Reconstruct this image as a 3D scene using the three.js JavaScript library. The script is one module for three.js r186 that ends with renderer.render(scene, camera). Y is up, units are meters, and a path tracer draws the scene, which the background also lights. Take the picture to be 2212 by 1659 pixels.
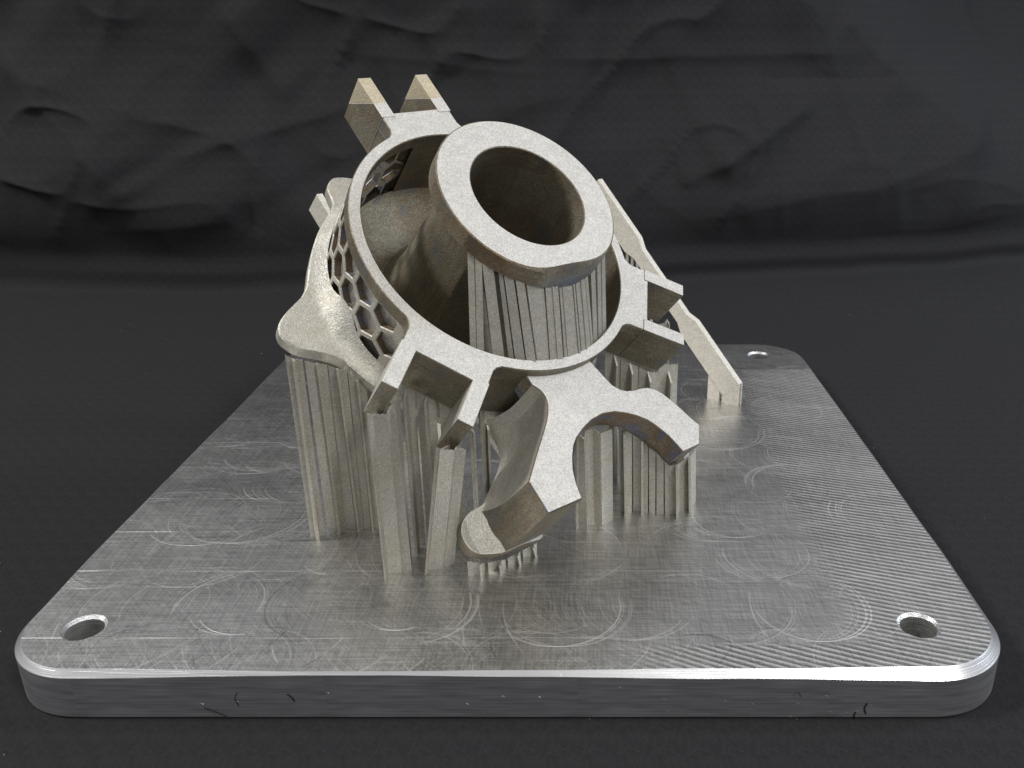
import * as THREE from 'three';
import { RectAreaLightUniformsLib } from 'three/addons/lights/RectAreaLightUniformsLib.js';
import { mergeGeometries, toCreasedNormals } from 'three/addons/utils/BufferGeometryUtils.js';
import { RoundedBoxGeometry } from 'three/addons/geometries/RoundedBoxGeometry.js';

// ---------------------------------------------------------------- camera, light, exposure
const scene = new THREE.Scene();
const FOCAL = 1868, PPX = 1260, PPY = 829.5, IMG_W = 2212, IMG_H = 1659;      // pixels of the photograph shown 2212 wide
const PITCH = Math.atan(707 / FOCAL);
const EYE = new THREE.Vector3(0.0188, 0.1359, 0.2915);
const camera = new THREE.PerspectiveCamera(2 * Math.atan(IMG_H / 2 / FOCAL) * 180 / Math.PI, IMG_W / IMG_H, 0.01, 20);
camera.position.copy(EYE);
camera.rotation.set(-PITCH, 0, 0);
camera.setViewOffset(IMG_W, IMG_H, IMG_W / 2 - PPX, 0, IMG_W, IMG_H);          // the photograph is cropped off centre
camera.focus = 0.262;
camera.userData.fStop = 40;
camera.updateProjectionMatrix();
camera.updateMatrixWorld();

const renderer = new THREE.WebGLRenderer({ antialias: true });
renderer.toneMapping = THREE.LinearToneMapping;
renderer.toneMappingExposure = 1.0;
renderer.shadowMap.enabled = true;
RectAreaLightUniformsLib.init();
scene.background = new THREE.Color().setRGB(0.335, 0.335, 0.34);               // dim light of the room all round

function areaLamp(name, label, pos, target, w, h, color, intensity, glow) {
  const t = new THREE.Group(); t.name = name; t.userData = { label, category: 'lamp' };
  t.position.set(...pos); t.lookAt(...target); scene.add(t);                 // +z of the group faces the target
  const caseMat = new THREE.MeshStandardMaterial({ color: 0x2a2a2c, roughness: 0.6, metalness: 0.2 });
  const shell = new THREE.Mesh(new THREE.BoxGeometry(w + 0.04, h + 0.04, 0.06), caseMat);
  shell.name = 'lamp_housing'; shell.position.z = -0.04; t.add(shell);
  const dm = new THREE.MeshStandardMaterial({ color: 0xffffff, roughness: 0.8, emissive: color, emissiveIntensity: glow });
  const diff = new THREE.Mesh(new THREE.BoxGeometry(w, h, 0.006), dm);
  diff.name = 'lamp_diffuser'; diff.position.z = -0.005; t.add(diff);
  const l = new THREE.RectAreaLight(color, intensity, w, h);
  l.position.copy(t.position); l.lookAt(...target); l.name = name + '_light'; 
  // an area light shines along its own -z
  l.position.add(new THREE.Vector3(...target).sub(t.position).normalize().multiplyScalar(0.004));
  scene.add(l);
  return t;
}
areaLamp('ceiling_lamp', 'white ceiling lamp panel high to the right and in front of the plate', [0.62, 1.10, 0.74], [0, 0.06, 0.03], 0.20, 0.20, new THREE.Color(1, 0.985, 0.96), 56, 2);
areaLamp('side_lamp', 'white lamp panel high to the left of the plate', [-0.95, 1.05, 0.12], [0, 0.06, 0.03], 0.22, 0.22, new THREE.Color(1, 0.98, 0.95), 64, 2);
areaLamp('window_lamp', 'tall pale blue lamp panel standing to the side of the plate', [0.80, 0.52, -0.08], [0.30, 0.12, -0.32], 0.2, 0.3, new THREE.Color(0.80, 0.88, 1), 15, 1);

// ---------------------------------------------------------------- photograph pixels to places
const V = (x, y, z) => new THREE.Vector3(x, y, z);
const FW = V(0, -Math.sin(PITCH), -Math.cos(PITCH)), UPV = V(0, Math.cos(PITCH), -Math.sin(PITCH));
const ray = (x, y) => FW.clone().add(V((x - PPX) / FOCAL, 0, 0)).addScaledVector(UPV, -(y - PPY) / FOCAL);
const ELEV = 46.5 * Math.PI / 180, AZI = 42.8 * Math.PI / 180;
const AN = V(Math.cos(ELEV) * Math.sin(AZI), Math.sin(ELEV), Math.cos(ELEV) * Math.cos(AZI));      // axis of the housing
const AU = V(Math.cos(AZI), 0, -Math.sin(AZI)), AV = new THREE.Vector3().crossVectors(AN, AU);
const O = EYE.clone().addScaledVector(ray(1079, 520), 0.263);                                         // centre of its rim
const hit = (x, y, o, n) => { const d = ray(x, y); return EYE.clone().addScaledVector(d, o.clone().sub(EYE).dot(n) / d.dot(n)); };
const ground = (x, y, h = 0) => hit(x, y, V(0, h, 0), V(0, 1, 0));
const onFace = (x, y, w) => hit(x, y, O.clone().addScaledVector(AN, w / 1000), AN);
const local = P => { const d = P.clone().sub(O); return V(d.dot(AU), d.dot(AV), d.dot(AN)).multiplyScalar(1000); };
const SH = { A: [1050, 250, .4521], B: [1050, 900, .4521], C: [1650, 400, .4521], D: [1650, 1000, .3617], E: [2250, 650, .3617], F: [2250, 1200, .3617], G: [1700, 1500, .5425], H: [1100, 1400, .5727] };
const px = (s, x, y) => [(SH[s][0] + SH[s][2] * x) / 1.85172, (SH[s][1] + SH[s][2] * y) / 1.85172];    // a measured point on an enlargement
const gnd = (s, x, y) => ground(...px(s, x, y));
const fac = (s, x, y, w) => onFace(...px(s, x, y), w);

// ---------------------------------------------------------------- noise and textures
function rng(seed) { let s = seed >>> 0; return () => { s = (s + 0x6D2B79F5) >>> 0; let t = s; t = Math.imul(t ^ (t >>> 15), t | 1); t ^= t + Math.imul(t ^ (t >>> 7), t | 61); return ((t ^ (t >>> 14)) >>> 0) / 4294967296; }; }
const hash = (x, y, s) => { let h = Math.imul(x | 0, 374761393) + Math.imul(y | 0, 668265263) + Math.imul(s | 0, 2147483647 ^ 0x5bd1e995); h = Math.imul(h ^ (h >>> 13), 1274126177); return ((h ^ (h >>> 16)) >>> 0) / 4294967296; };
function vnoise(x, y, s = 0, per = 0) {
  const xi = Math.floor(x), yi = Math.floor(y), fx = x - xi, fy = y - yi, u = fx * fx * (3 - 2 * fx), v = fy * fy * (3 - 2 * fy);
  const m = k => per ? ((k % per) + per) % per : k;
  const a = hash(m(xi), m(yi), s), b = hash(m(xi + 1), m(yi), s), c = hash(m(xi), m(yi + 1), s), d = hash(m(xi + 1), m(yi + 1), s);
  return a + (b - a) * u + (c - a) * v + (a - b - c + d) * u * v;
}
function fbm(x, y, oct, s = 0) { let t = 0, a = 0.5; for (let k = 0; k < oct; k++) { t += a * (vnoise(x, y, s + k) - 0.5); x *= 2.03; y *= 2.03; a *= 0.5; } return t; }
const clamp = (x, a = 0, b = 1) => Math.min(b, Math.max(a, x));
const sm = (a, b, x) => { const t = clamp((x - a) / (b - a)); return t * t * (3 - 2 * t); };
function tex(n, f, srgb) {
  const d = new Uint8Array(n * n * 4);
  for (let y = 0; y < n; y++) for (let x = 0; x < n; x++) { const c = f(x, y, n), k = (y * n + x) * 4; for (let i = 0; i < 3; i++) d[k + i] = clamp(Math.round((Array.isArray(c) ? c[i] : c) * 255), 0, 255); d[k + 3] = 255; }
  const t = new THREE.DataTexture(d, n, n); t.magFilter = THREE.LinearFilter; t.minFilter = THREE.LinearMipmapLinearFilter; t.generateMipmaps = true;
  t.wrapS = t.wrapT = THREE.RepeatWrapping; if (srgb) t.colorSpace = THREE.SRGBColorSpace; t.needsUpdate = true; return t;
}
const per = (x, y, n, cells, s) => vnoise(x / n * cells, y / n * cells, s, cells);
// blasted powder-metal grain, one tile is 24 mm
const grainBump = tex(512, (x, y, n) => 0.55 * per(x, y, n, 128, 1) + 0.3 * per(x, y, n, 64, 2) + 0.15 * per(x, y, n, 256, 3));
const speck = (x, y, n) => { const g = per(x, y, n, 96, 4), h = per(x, y, n, 60, 8), c = per(x, y, n, 7, 5), d = per(x, y, n, 19, 6); return 0.90 + 0.17 * (g - 0.5) + 0.04 * (h - 0.5) + 0.03 * (c - 0.5) + 0.03 * (d - 0.5) - (g > 0.86 && h < 0.3 ? 0.22 : 0); };
const faceMap = tex(512, (x, y, n) => { const s = speck(x, y, n); return [s, s * 0.985, s * 0.955]; }, true);
const warmMap = tex(512, (x, y, n) => { const s = speck(x, y, n) * 0.93, t = per(x, y, n, 5, 21) - 0.5; return [s, s * (0.983 - 0.01 * t), s * (0.93 - 0.04 * t)]; }, true);
// heat-tinted skin: straw, brown and blue oxide in bands that follow the build layers
const mixc = (a, b, t) => a.map((v, i) => v + (b[i] - v) * t);
const tintMap = tex(512, (x, y, n) => {
  const s = 0.86 + 0.22 * (per(x, y, n, 96, 31) - 0.5) + 0.08 * (per(x, y, n, 40, 36) - 0.5), b = vnoise(x / n * 5, y / n * 26, 32, 0) * 0.45 + per(x, y, n, 5, 33) * 0.55;
  let c = mixc([0.68, 0.65, 0.57], [0.64, 0.585, 0.49], sm(0.3, 0.62, b)); c = mixc(c, [0.59, 0.575, 0.54], sm(0.62, 0.8, b)); return c.map(v => v * s);
}, true);
const darkMap = tex(512, (x, y, n) => {
  const s = 0.84 + 0.26 * (per(x, y, n, 96, 41) - 0.5), b = vnoise(x / n * 2, y / n * 7, 42, 0) * 0.6 + per(x, y, n, 4, 43) * 0.4;
  let c = mixc([0.67, 0.63, 0.55], [0.66, 0.56, 0.45], sm(0.25, 0.5, b)); c = mixc(c, [0.57, 0.575, 0.64], sm(0.45, 0.75, b)); return c.map(v => v * s);
}, true);
const M = {};
const metal = (map, o = {}) => new THREE.MeshPhysicalMaterial({ color: new THREE.Color().setRGB(0.93, 0.93, 0.93), map, bumpMap: grainBump, bumpScale: 0.00018, metalness: 0.35, roughness: 0.62, ...o });
M.face = metal(faceMap);
M.warm = metal(warmMap, { roughness: 0.48, metalness: 0.4 });
M.tip = metal(warmMap, { color: new THREE.Color().setRGB(0.98, 0.90, 0.74) });
M.tint = metal(tintMap, { metalness: 0.5, roughness: 0.52 });
M.oxide = metal(darkMap, { metalness: 0.5, roughness: 0.5 });
M.support = metal(warmMap, { roughness: 0.5, bumpScale: 0.00005, metalness: 0.5, color: new THREE.Color().setRGB(0.78, 0.78, 0.77) });
M.pocket = metal(faceMap, { color: new THREE.Color().setRGB(0.86, 0.86, 0.87), roughness: 0.36, metalness: 0.7 });
M.rim = metal(tintMap, { vertexColors: true, metalness: 0.5, roughness: 0.5 });
M.bar = new THREE.MeshPhysicalMaterial({ color: new THREE.Color().setRGB(1.0, 0.985, 0.93), map: faceMap, metalness: 0.25, roughness: 0.6, bumpMap: grainBump, bumpScale: 0.0001 });

// ---------------------------------------------------------------- geometry helpers
const TILE = 0.024;
function boxUV(g) {                                               // uv in metres over the tile, from each face's own direction
  if (g.index) g = g.toNonIndexed();
  const p = g.attributes.position, n = p.count, uv = new Float32Array(n * 2), a = V(), b = V(), c = V(), e = V(), f = V();
  for (let i = 0; i < n; i += 3) {
    a.fromBufferAttribute(p, i); b.fromBufferAttribute(p, i + 1); c.fromBufferAttribute(p, i + 2);
    e.subVectors(b, a).cross(f.subVectors(c, a)); const x = Math.abs(e.x), y = Math.abs(e.y), z = Math.abs(e.z);
    [a, b, c].forEach((q, k) => { const [s, t] = z >= x && z >= y ? [q.x, q.y] : x >= y ? [q.z, q.y] : [q.x, q.z]; uv[(i + k) * 2] = s / TILE + 0.37; uv[(i + k) * 2 + 1] = t / TILE + 0.11; });
  }
  g.setAttribute('uv', new THREE.BufferAttribute(uv, 2)); return g;
}
function tris(list, crease = 0.7) {                               // list of [a, b, c] vectors in metres
  const a = new Float32Array(list.length * 9); let k = 0;
  for (const t of list) for (const q of t) { a[k++] = q.x; a[k++] = q.y; a[k++] = q.z; }
  const g = new THREE.BufferGeometry(); g.setAttribute('position', new THREE.BufferAttribute(a, 3));
  return boxUV(toCreasedNormals(g, crease));
}
const taken = {};
const numbered = n => { const k = taken[n] = (taken[n] ?? -1) + 1; return k ? `${n}_${String(k).padStart(3, '0')}` : n; };
function mesh(name, geo, mat, parent) { const m = new THREE.Mesh(geo, mat); m.name = name; m.castShadow = m.receiveShadow = true; parent.add(m); return m; }
function thing(name, label, category, group, pos) { const g = new THREE.Group(); g.name = numbered(name); g.userData = { label, category }; if (group) g.userData.group = group; if (pos) g.position.copy(pos); scene.add(g); return g; }
const mm = (x, y, z) => V(x / 1000, y / 1000, z / 1000);
const quad = (L, a, b, c, d) => { L.push([a, b, c], [a, c, d]); };

// ---------------------------------------------------------------- black cloth: floor and backdrop in one sheet
const FLOOR = -0.0135;
{
  const onBack = (x, y) => { const p = hit(x, y, V(0, 0, -0.31), V(0, 0, 1)); return [p.x, p.y]; };
  // creases: from, to (photograph pixels on the hanging part), height in m, width in m
  const creases = [
    [1155, 20, 1165, 330, 0.007, 0.010], [1000, 0, 1090, 250, 0.004, 0.02], [1240, 0, 1330, 300, -0.006, 0.03], [1420, 60, 1560, 380, 0.004, 0.02],
    [1480, 690 - 290, 1590, 345, 0.004, 0.008], [1560, 370, 1780, 240, 0.006, 0.008], [1220, 130, 1900, 115, 0.004, 0.012], [1900, 30, 2000, 150, 0.008, 0.02], [2000, 150, 2212, 330, 0.010, 0.03],
    [1450, 555, 2212, 500, 0.012, 0.016], [1500, 480, 1960, 400, 0.005, 0.02], [1960, 400, 2212, 330, 0.006, 0.02], [1700, 180, 1960, 175, -0.004, 0.01], [1980, 240, 2000, 500, -0.004, 0.012],
    [420, 330, 760, 235, 0.006, 0.012], [480, 30, 620, 210, 0.006, 0.02], [0, 130, 330, 390, 0.012, 0.05], [330, 390, 420, 520, 0.006, 0.03], [520, 150, 700, 420, -0.006, 0.02], [0, 470, 250, 570, 0.008, 0.03],
    [300, 480, 560, 460, 0.007, 0.02], [560, 460, 700, 520, -0.006, 0.02], [150, 300, 180, 520, 0.004, 0.03], [760, 120, 1150, 160, 0.003, 0.015], [60, 60, 420, 90, 0.003, 0.03], [1600, 430, 1640, 540, 0.003, 0.01], [900, 60, 960, 160, 0.003, 0.012],
  ].map(([x0, y0, x1, y1, h, w]) => { const [a, b] = onBack(x0, y0), [c, d] = onBack(x1, y1); return { a, b, c, d, h, w }; });
  function fold(x, y) {
    let t = 0;
    for (const k of creases) {
      const ex = k.c - k.a, ey = k.d - k.b, l = Math.hypot(ex, ey), s = ((x - k.a) * ex + (y - k.b) * ey) / (l * l), q = ((x - k.a) * ey - (y - k.b) * ex) / l + 0.006 * fbm(x * 18, y * 18, 2, 60);
      const end = sm(-0.15, 0.12, s) * (1 - sm(0.88, 1.15, s)); if (end <= 0) continue;
      t += k.h * end * Math.exp(-Math.abs(q) / k.w * (q > 0 ? 1.5 : 0.4)) * 0.9;
    }
    return t;
  }
  const nx = 420, prof = []; // profile: floor from the front to the back, then a tight turn, then up and slightly back
  for (let k = 0; k <= 150; k++) prof.push([0.62 - 0.882 * k / 150, 0]);
  for (let k = 1; k <= 24; k++) { const a = k / 24 * Math.PI / 2; prof.push([-0.262 - 0.014 * Math.sin(a), 0.014 * (1 - Math.cos(a))]); }
  for (let k = 1; k <= 220; k++) { const t = k / 220; prof.push([-0.276 - 0.05 * sm(0.06, 0.5, t) - 0.10 * sm(0.8, 1, t) , 0.014 + 0.31 * t - 0.02 * sm(0.8, 1, t)]); }
  const pos = [], uv = [], idx = [];
  let arc = 0;
  for (let j = 0; j < prof.length; j++) {
    if (j) arc += Math.hypot(prof[j][0] - prof[j - 1][0], prof[j][1] - prof[j - 1][1]);
    for (let i = 0; i <= nx; i++) {
      const x = -0.75 + 1.6 * i / nx; let [z, y] = prof[j]; y += FLOOR;
      const skew = -0.09 * sm(0.0, 0.5, x) - 0.02 * sm(-0.1, 0.1, x);          // the fold at the foot runs a little back on the right
      const up = sm(-0.2, -0.275, z), wall = sm(0.0, 0.06, y);
      z += skew * up;
      const soft = 0.009 * fbm(x * 5 + 3, y * 6 + 1, 3, 71) + 0.005 * fbm(x * 9 + y * 6, y * 15 - x * 4, 3, 78), fine = 0.003 * fbm(x * 30, y * 34, 3, 74)
        + 0.0075 * Math.pow(1 - Math.abs(2 * vnoise(x * 9 + 0.9 * fbm(x * 8, y * 8, 2, 61), y * 11 + x * 3, 62) - 1), 7) * vnoise(x * 6, y * 6, 63)
        + 0.0045 * Math.pow(1 - Math.abs(2 * vnoise(x * 16 - y * 9, y * 20 + x * 5, 64) - 1), 8) * vnoise(x * 9, y * 9, 65)
        + 0.0055 * Math.pow(1 - Math.abs(2 * vnoise(x * 22 + 0.6 * fbm(x * 20, y * 9, 2, 66), y * 4, 67) - 1), 9) * vnoise(x * 7, y * 5, 68);
      const lean = -0.20 * sm(0.19, 0.46, x + (y - 0.13) * 0.9) * sm(0.02, 0.2, y);                    // the sheet is drawn back in the far upper corner
      z += (0.0005 + 0.005 * sm(0.35, 0.75, vnoise(x * 5 + 4.3, 0.5, 99))) * Math.exp(-(((y + 0.001) / 0.008) ** 2)) * up;
      z += (soft + fine + 1.25 * fold(x, y)) * wall + lean + 0.012 * fbm(x * 4, 7.7, 2, 80) * up;
      const flat = 1 - up, off = Math.max(Math.abs(x) - 0.15, Math.abs(prof[j][0]) - 0.15, 0);                             // no creases under the plate
      y += flat * sm(0, 0.05, off) * (0.0018 * (fbm(x * 9, z * 9, 3, 90) + 0.15) + 0.0016 * Math.pow(Math.max(0, fbm(x * 5 + z * 3, z * 12, 2, 93) * 3), 2));
      y += up * (1 - wall) * 0.006 * (0.4 + fbm(x * 14, 2.2, 3, 97));
      pos.push(x, y, z); uv.push(x / 0.008, arc / 0.008);
    }
  }
  for (let j = 0; j < prof.length - 1; j++) for (let i = 0; i < nx; i++) { const a = j * (nx + 1) + i, b = a + nx + 1; idx.push(a, a + 1, b, a + 1, b + 1, b); }
  const g = new THREE.BufferGeometry(); g.setAttribute('position', new THREE.Float32BufferAttribute(pos, 3)); g.setAttribute('uv', new THREE.Float32BufferAttribute(uv, 2)); g.setIndex(idx); g.computeVertexNormals();
  const weave = tex(256, (x, y, n) => { const u = x / n * 16, v = y / n * 16, a = 0.5 + 0.5 * Math.sin((u + v) * Math.PI * 2), b = 0.5 + 0.5 * Math.sin((u - v) * Math.PI * 6); return clamp(0.25 + 0.5 * a * (0.6 + 0.4 * b) + 0.25 * (per(x, y, n, 64, 101) - 0.5)); });
  const weaveCol = tex(256, (x, y, n) => { const u = x / n * 16, v = y / n * 16, a = 0.5 + 0.5 * Math.sin((u + v) * Math.PI * 2); const c = 0.80 + 0.12 * a + 0.22 * (per(x, y, n, 64, 103) - 0.5) + 0.1 * (per(x, y, n, 9, 104) - 0.5); return [c, c, c * 1.01]; }, true);
  const cloth = new THREE.MeshPhysicalMaterial({ color: new THREE.Color().setRGB(0.039, 0.039, 0.0405), map: weaveCol, bumpMap: weave, bumpScale: 0.00012, roughness: 1, specularIntensity: 0.25, side: THREE.DoubleSide });
  const c = mesh('backdrop_cloth', g, cloth, scene);
  c.userData = { kind: 'structure', label: 'creased black cloth spread under the plate and hung up behind it', category: 'cloth' };
  // lint on the cloth
  const lint = [], R = rng(5);
  for (let k = 0; k < 60; k++) {
    const x = -0.3 + 0.65 * R(), z = -0.24 + 0.5 * R(); if (Math.abs(x) < 0.128 && Math.abs(z) < 0.13) continue;
    const s = 0.00008 + 0.0001 * R(), b = new THREE.TetrahedronGeometry(s); b.scale(1 + 2 * R(), 1, 1); b.rotateY(R() * 6); b.translate(x, FLOOR + 0.0012, z); lint.push(b);
  }
  const li = mesh('lint', mergeGeometries(lint), new THREE.MeshStandardMaterial({ color: 0xb9b9ae, roughness: 0.9 }), scene);
  li.userData = { kind: 'stuff', label: 'tiny pale specks of lint on the black cloth', category: 'lint' };
}

// ---------------------------------------------------------------- machined build plate
{
  const plate = thing('build_plate', 'machined square metal plate with rounded corners, swirl marks and corner holes', 'metal plate');
  const N = 2048, S = 0.256, bump = new Float32Array(N * N).fill(0.5), shade = new Float32Array(N * N), R = rng(77);
  const at = v => (v / S + 0.5) * N;                                                   // metres to texels; v runs with -z
  function dot(x, y, v, sh) { const xi = Math.floor(x), yi = Math.floor(y), fx = x - xi, fy = y - yi; for (let j = 0; j < 2; j++) for (let i = 0; i < 2; i++) { const a = xi + i, b = yi + j; if (a < 0 || b < 0 || a >= N || b >= N) continue; const w = (i ? fx : 1 - fx) * (j ? fy : 1 - fy); bump[b * N + a] += v * w; shade[b * N + a] += sh * w; } }
  function arc(cx, cz, r, a0, a1, depth, sh, width = 1) {                           // a tool mark
    const n = Math.ceil(Math.abs(a1 - a0) * r / S * N / 0.8);
    for (let k = 0; k <= n; k++) { const t = k / n, f = Math.sin(Math.PI * clamp(t * 1.02)) ** 0.35, a = a0 + (a1 - a0) * t; for (let w = 0; w < width; w++) { const q = r + (w - (width - 1) / 2) * S / N; dot(at(cx + q * Math.cos(a)), at(-(cz + q * Math.sin(a))), depth * f, sh * f); } }
  }
  // base: fine cross-hatched lay from the face mill, coarse patches between the passes
  for (let y = 0; y < N; y++) for (let x = 0; x < N; x++) {
    const k = y * N + x, X = x / N * S - S / 2, Z = -(y / N * S - S / 2);
    const lay = vnoise(x * 0.02, y * 0.55, 201) - 0.5, lay2 = vnoise(x * 0.55, y * 0.025, 202) - 0.5, dia = vnoise((x + y) * 0.35, (x - y) * 0.02, 203) - 0.5;
    bump[k] += 0.17 * lay + 0.12 * lay2 + 0.09 * dia;
    shade[k] += 0.26 * lay + 0.20 * lay2 + 0.16 * dia + 0.20 * fbm(X * 30, Z * 60, 3, 205) + 0.22 * fbm(X * 4 + 9, Math.floor((Z + 0.13) / 0.0217) * 3.7 + Z * 20, 2, 206);
    // ridged exit marks along one side; their brighter glint is put into colour
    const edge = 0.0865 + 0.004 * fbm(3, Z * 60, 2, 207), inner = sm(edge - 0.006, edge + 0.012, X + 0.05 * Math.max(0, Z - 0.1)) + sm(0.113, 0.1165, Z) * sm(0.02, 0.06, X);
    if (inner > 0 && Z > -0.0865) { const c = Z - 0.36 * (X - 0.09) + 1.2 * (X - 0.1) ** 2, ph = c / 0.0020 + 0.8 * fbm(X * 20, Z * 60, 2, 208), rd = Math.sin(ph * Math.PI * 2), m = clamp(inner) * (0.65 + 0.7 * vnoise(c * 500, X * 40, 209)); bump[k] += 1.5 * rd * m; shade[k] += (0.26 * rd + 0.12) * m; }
  }
  const lines = [-0.0861, -0.0678, -0.0485, -0.0281, -0.0053, 0.0161, 0.0389, 0.0601, 0.0817, 0.1118];
  for (let p = 0; p < lines.length; p++) {
    const z0 = lines[p], z1 = lines[p + 1] ?? 0.133, zc = (z0 + z1) / 2;
    for (let x = -0.125; x < 0.09; x += 0.00009) { const f = 0.4 + vnoise(x * 90, p, 211); dot(at(x), at(-(z0 + 0.0003 * fbm(x * 40, p, 2, 213))), 0.8 * f, 0.9 * f); dot(at(x), at(-(z0 + 0.00014)), -0.25 * f, -0.18); }
    const r = 0.0155 + 0.003 * R();
    for (let c = 0; c < 26; c++) {                                                    // families of cutter swirls along the pass
      const c0 = -0.13 + 0.25 * R(), r0 = r * (0.72 + 0.36 * R()), a0 = R() * 6.28, sp = 0.8 + 3.0 * R() * R(), step = 0.0006 + 0.0016 * R(), m = 2 + Math.floor(6 * R()), strong = R() < 0.3, sg = R() < 0.3 ? -0.35 : 1, dz = 0.003 * (R() - 0.5);
      for (let k = 0; k < m; k++) { const f = 0.35 + 0.65 * R(); arc(c0 + k * step * (0.6 + 0.8 * R()), zc + dz, r0, a0 + 0.2 * (R() - 0.5), a0 + sp * (0.6 + 0.6 * R()), sg * (strong ? 0.7 : 0.34) * f, sg * (strong ? 0.6 : 0.28) * f, R() < 0.25 ? 3 : 1); }
    }
    for (let k = 0; k < 16; k++) { const cx = -0.13 + 0.13 * R(), a = Math.PI * (0.8 + 1.2 * R()); arc(cx, zc + 0.002 * R(), r * (0.85 + 0.25 * R()), a, a + 1 + 2 * R(), 0.4, 0.3, 1); }
  }
  for (let k = 0; k < 620; k++) { const cx = -0.13 + 0.26 * R(), m = R() < 0.4, a = m ? Math.PI - 0.3 - 1.0 * R() : 0.25 + 1.0 * R(), f = R() - 0.4, r = 0.022 + 0.018 * R(); arc(cx, 0.128 - r * (0.75 + 0.2 * R()), r, a, a + 0.2 + 0.4 * R(), 0.6 * f, 0.5 * f, R() < 0.2 ? 3 : 1); }   // crossing sweeps along the front edge
  for (let k = 0; k < 2600; k++) { const x = 0.25 * (R() - 0.5), z = 0.25 * (R() - 0.5), l = 0.002 + 0.012 * R(), a = R() < 0.7 ? 0.12 * (R() - 0.5) : 3.14 * R(), n = Math.ceil(l / S * N); const d = 0.25 * (R() - 0.35); for (let t = 0; t < n; t++) dot(at(x + Math.cos(a) * t * S / N), at(-(z + Math.sin(a) * t * S / N)), d, d * 0.8); }
  const bumpT = tex(N, (x, y) => 0.15 + 0.5 * bump[y * N + x] * 0.8);
  const roughT = tex(N, (x, y) => { const s = shade[y * N + x]; return [0, clamp(0.80 + 0.28 * s), 0]; });
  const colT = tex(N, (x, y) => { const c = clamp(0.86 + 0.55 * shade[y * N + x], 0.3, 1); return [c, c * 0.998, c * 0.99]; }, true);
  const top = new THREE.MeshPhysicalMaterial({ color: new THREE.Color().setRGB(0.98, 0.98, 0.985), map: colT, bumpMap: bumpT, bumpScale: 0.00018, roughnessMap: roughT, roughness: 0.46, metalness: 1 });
  const brush = tex(512, (x, y, n) => 0.5 + 0.7 * (vnoise(x / n * 8, y / n * 90, 301, 0) - 0.5) + 0.2 * (per(x, y, n, 200, 302) - 0.5));
  const brushC = tex(512, (x, y, n) => { const c = 0.78 + 0.16 * (vnoise(x / n * 6, y / n * 70, 304) - 0.5) + 0.08 * (per(x, y, n, 12, 305) - 0.5); return [c, c, c * 1.01]; }, true);
  const side = new THREE.MeshPhysicalMaterial({ color: new THREE.Color().setRGB(0.78, 0.78, 0.80), map: brushC, bumpMap: brush, bumpScale: 0.00002, roughness: 0.52, metalness: 0.85 });
  const bevel = new THREE.MeshPhysicalMaterial({ color: new THREE.Color().setRGB(0.78, 0.78, 0.79), bumpMap: brush, bumpScale: 0.00003, roughness: 0.36, metalness: 0.95 });
  const HX = 0.1251, HZ = 0.125, RC = 0.0215;
  const ring = d => { const L = []; for (const [sx, sz, a0] of [[1, 1, 0], [-1, 1, 90], [-1, -1, 180], [1, -1, 270]]) for (let k = 0; k <= 24; k++) { const a = (a0 + 90 * k / 24) * Math.PI / 180; L.push([sx * (HX - RC) + (RC - d) * Math.cos(a), sz * (HZ - RC) + (RC - d) * Math.sin(a)]); } // long edges get points of their own, so that the hand-filed bevel can vary
    const out = []; for (let i = 0; i < L.length; i++) { const p = L[i], q = L[(i + 1) % L.length], n = Math.max(1, Math.round(Math.hypot(q[0] - p[0], q[1] - p[1]) / 0.004)); for (let k = 0; k < n; k++) out.push([p[0] + (q[0] - p[0]) * k / n, p[1] + (q[1] - p[1]) * k / n]); } return out; };
  const file = p => 0.0006 + 0.0009 * clamp(fbm(p[0] * 26, p[1] * 26, 3, 311) * 1.6 + 0.3) + 0.0009 * sm(-0.02, 0.10, p[0]) * sm(0, 0.1, p[1]) + 0.0007 * sm(0.19, 0.23, Math.abs(p[0]) + Math.abs(p[1])) * (p[1] > 0 ? 1 : 0);
  const R0 = ring(0), T = R0.map((p, i) => { const c = ring.c ??= ring(0.001); const d = file(p); return [p[0] + (c[i][0] - p[0]) * d / 0.001, p[1] + (c[i][1] - p[1]) * d / 0.001]; });
  const holes = [[0.1046, 0.1065], [-0.1083, 0.1075], [0.1042, -0.1072], [-0.1083, -0.1072]], HR = 0.0046, HC = 0.0054;
  const shape = new THREE.Shape(T.map(p => new THREE.Vector2(p[0], -p[1])));
  for (const [x, z] of holes) { const h = new THREE.Path(); h.absarc(x, -z, HC, 0, Math.PI * 2, true); shape.holes.push(h); }
  const tg = new THREE.ShapeGeometry(shape, 40); const uvA = tg.attributes.uv; for (let i = 0; i < uvA.count; i++) uvA.setXY(i, uvA.getX(i) / S + 0.5, uvA.getY(i) / S + 0.5);
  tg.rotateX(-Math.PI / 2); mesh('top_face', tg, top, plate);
  const strip = (A, ya, B, yb, name, mat) => { const pos = [], uv = [], idx = []; let s = 0; for (let i = 0; i <= A.length; i++) { const a = A[i % A.length], b = B[i % B.length]; if (i) { const p = A[(i - 1)]; s += Math.hypot(a[0] - p[0], a[1] - p[1]); } const fa = typeof ya === 'function' ? ya(a) : ya, fb = typeof yb === 'function' ? yb(b) : yb; pos.push(a[0], fa, a[1], b[0], fb, b[1]); uv.push(s / 0.06, fa / 0.012, s / 0.06, fb / 0.012); if (i < A.length) { const k = i * 2; idx.push(k, k + 1, k + 2, k + 1, k + 3, k + 2); } }
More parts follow.
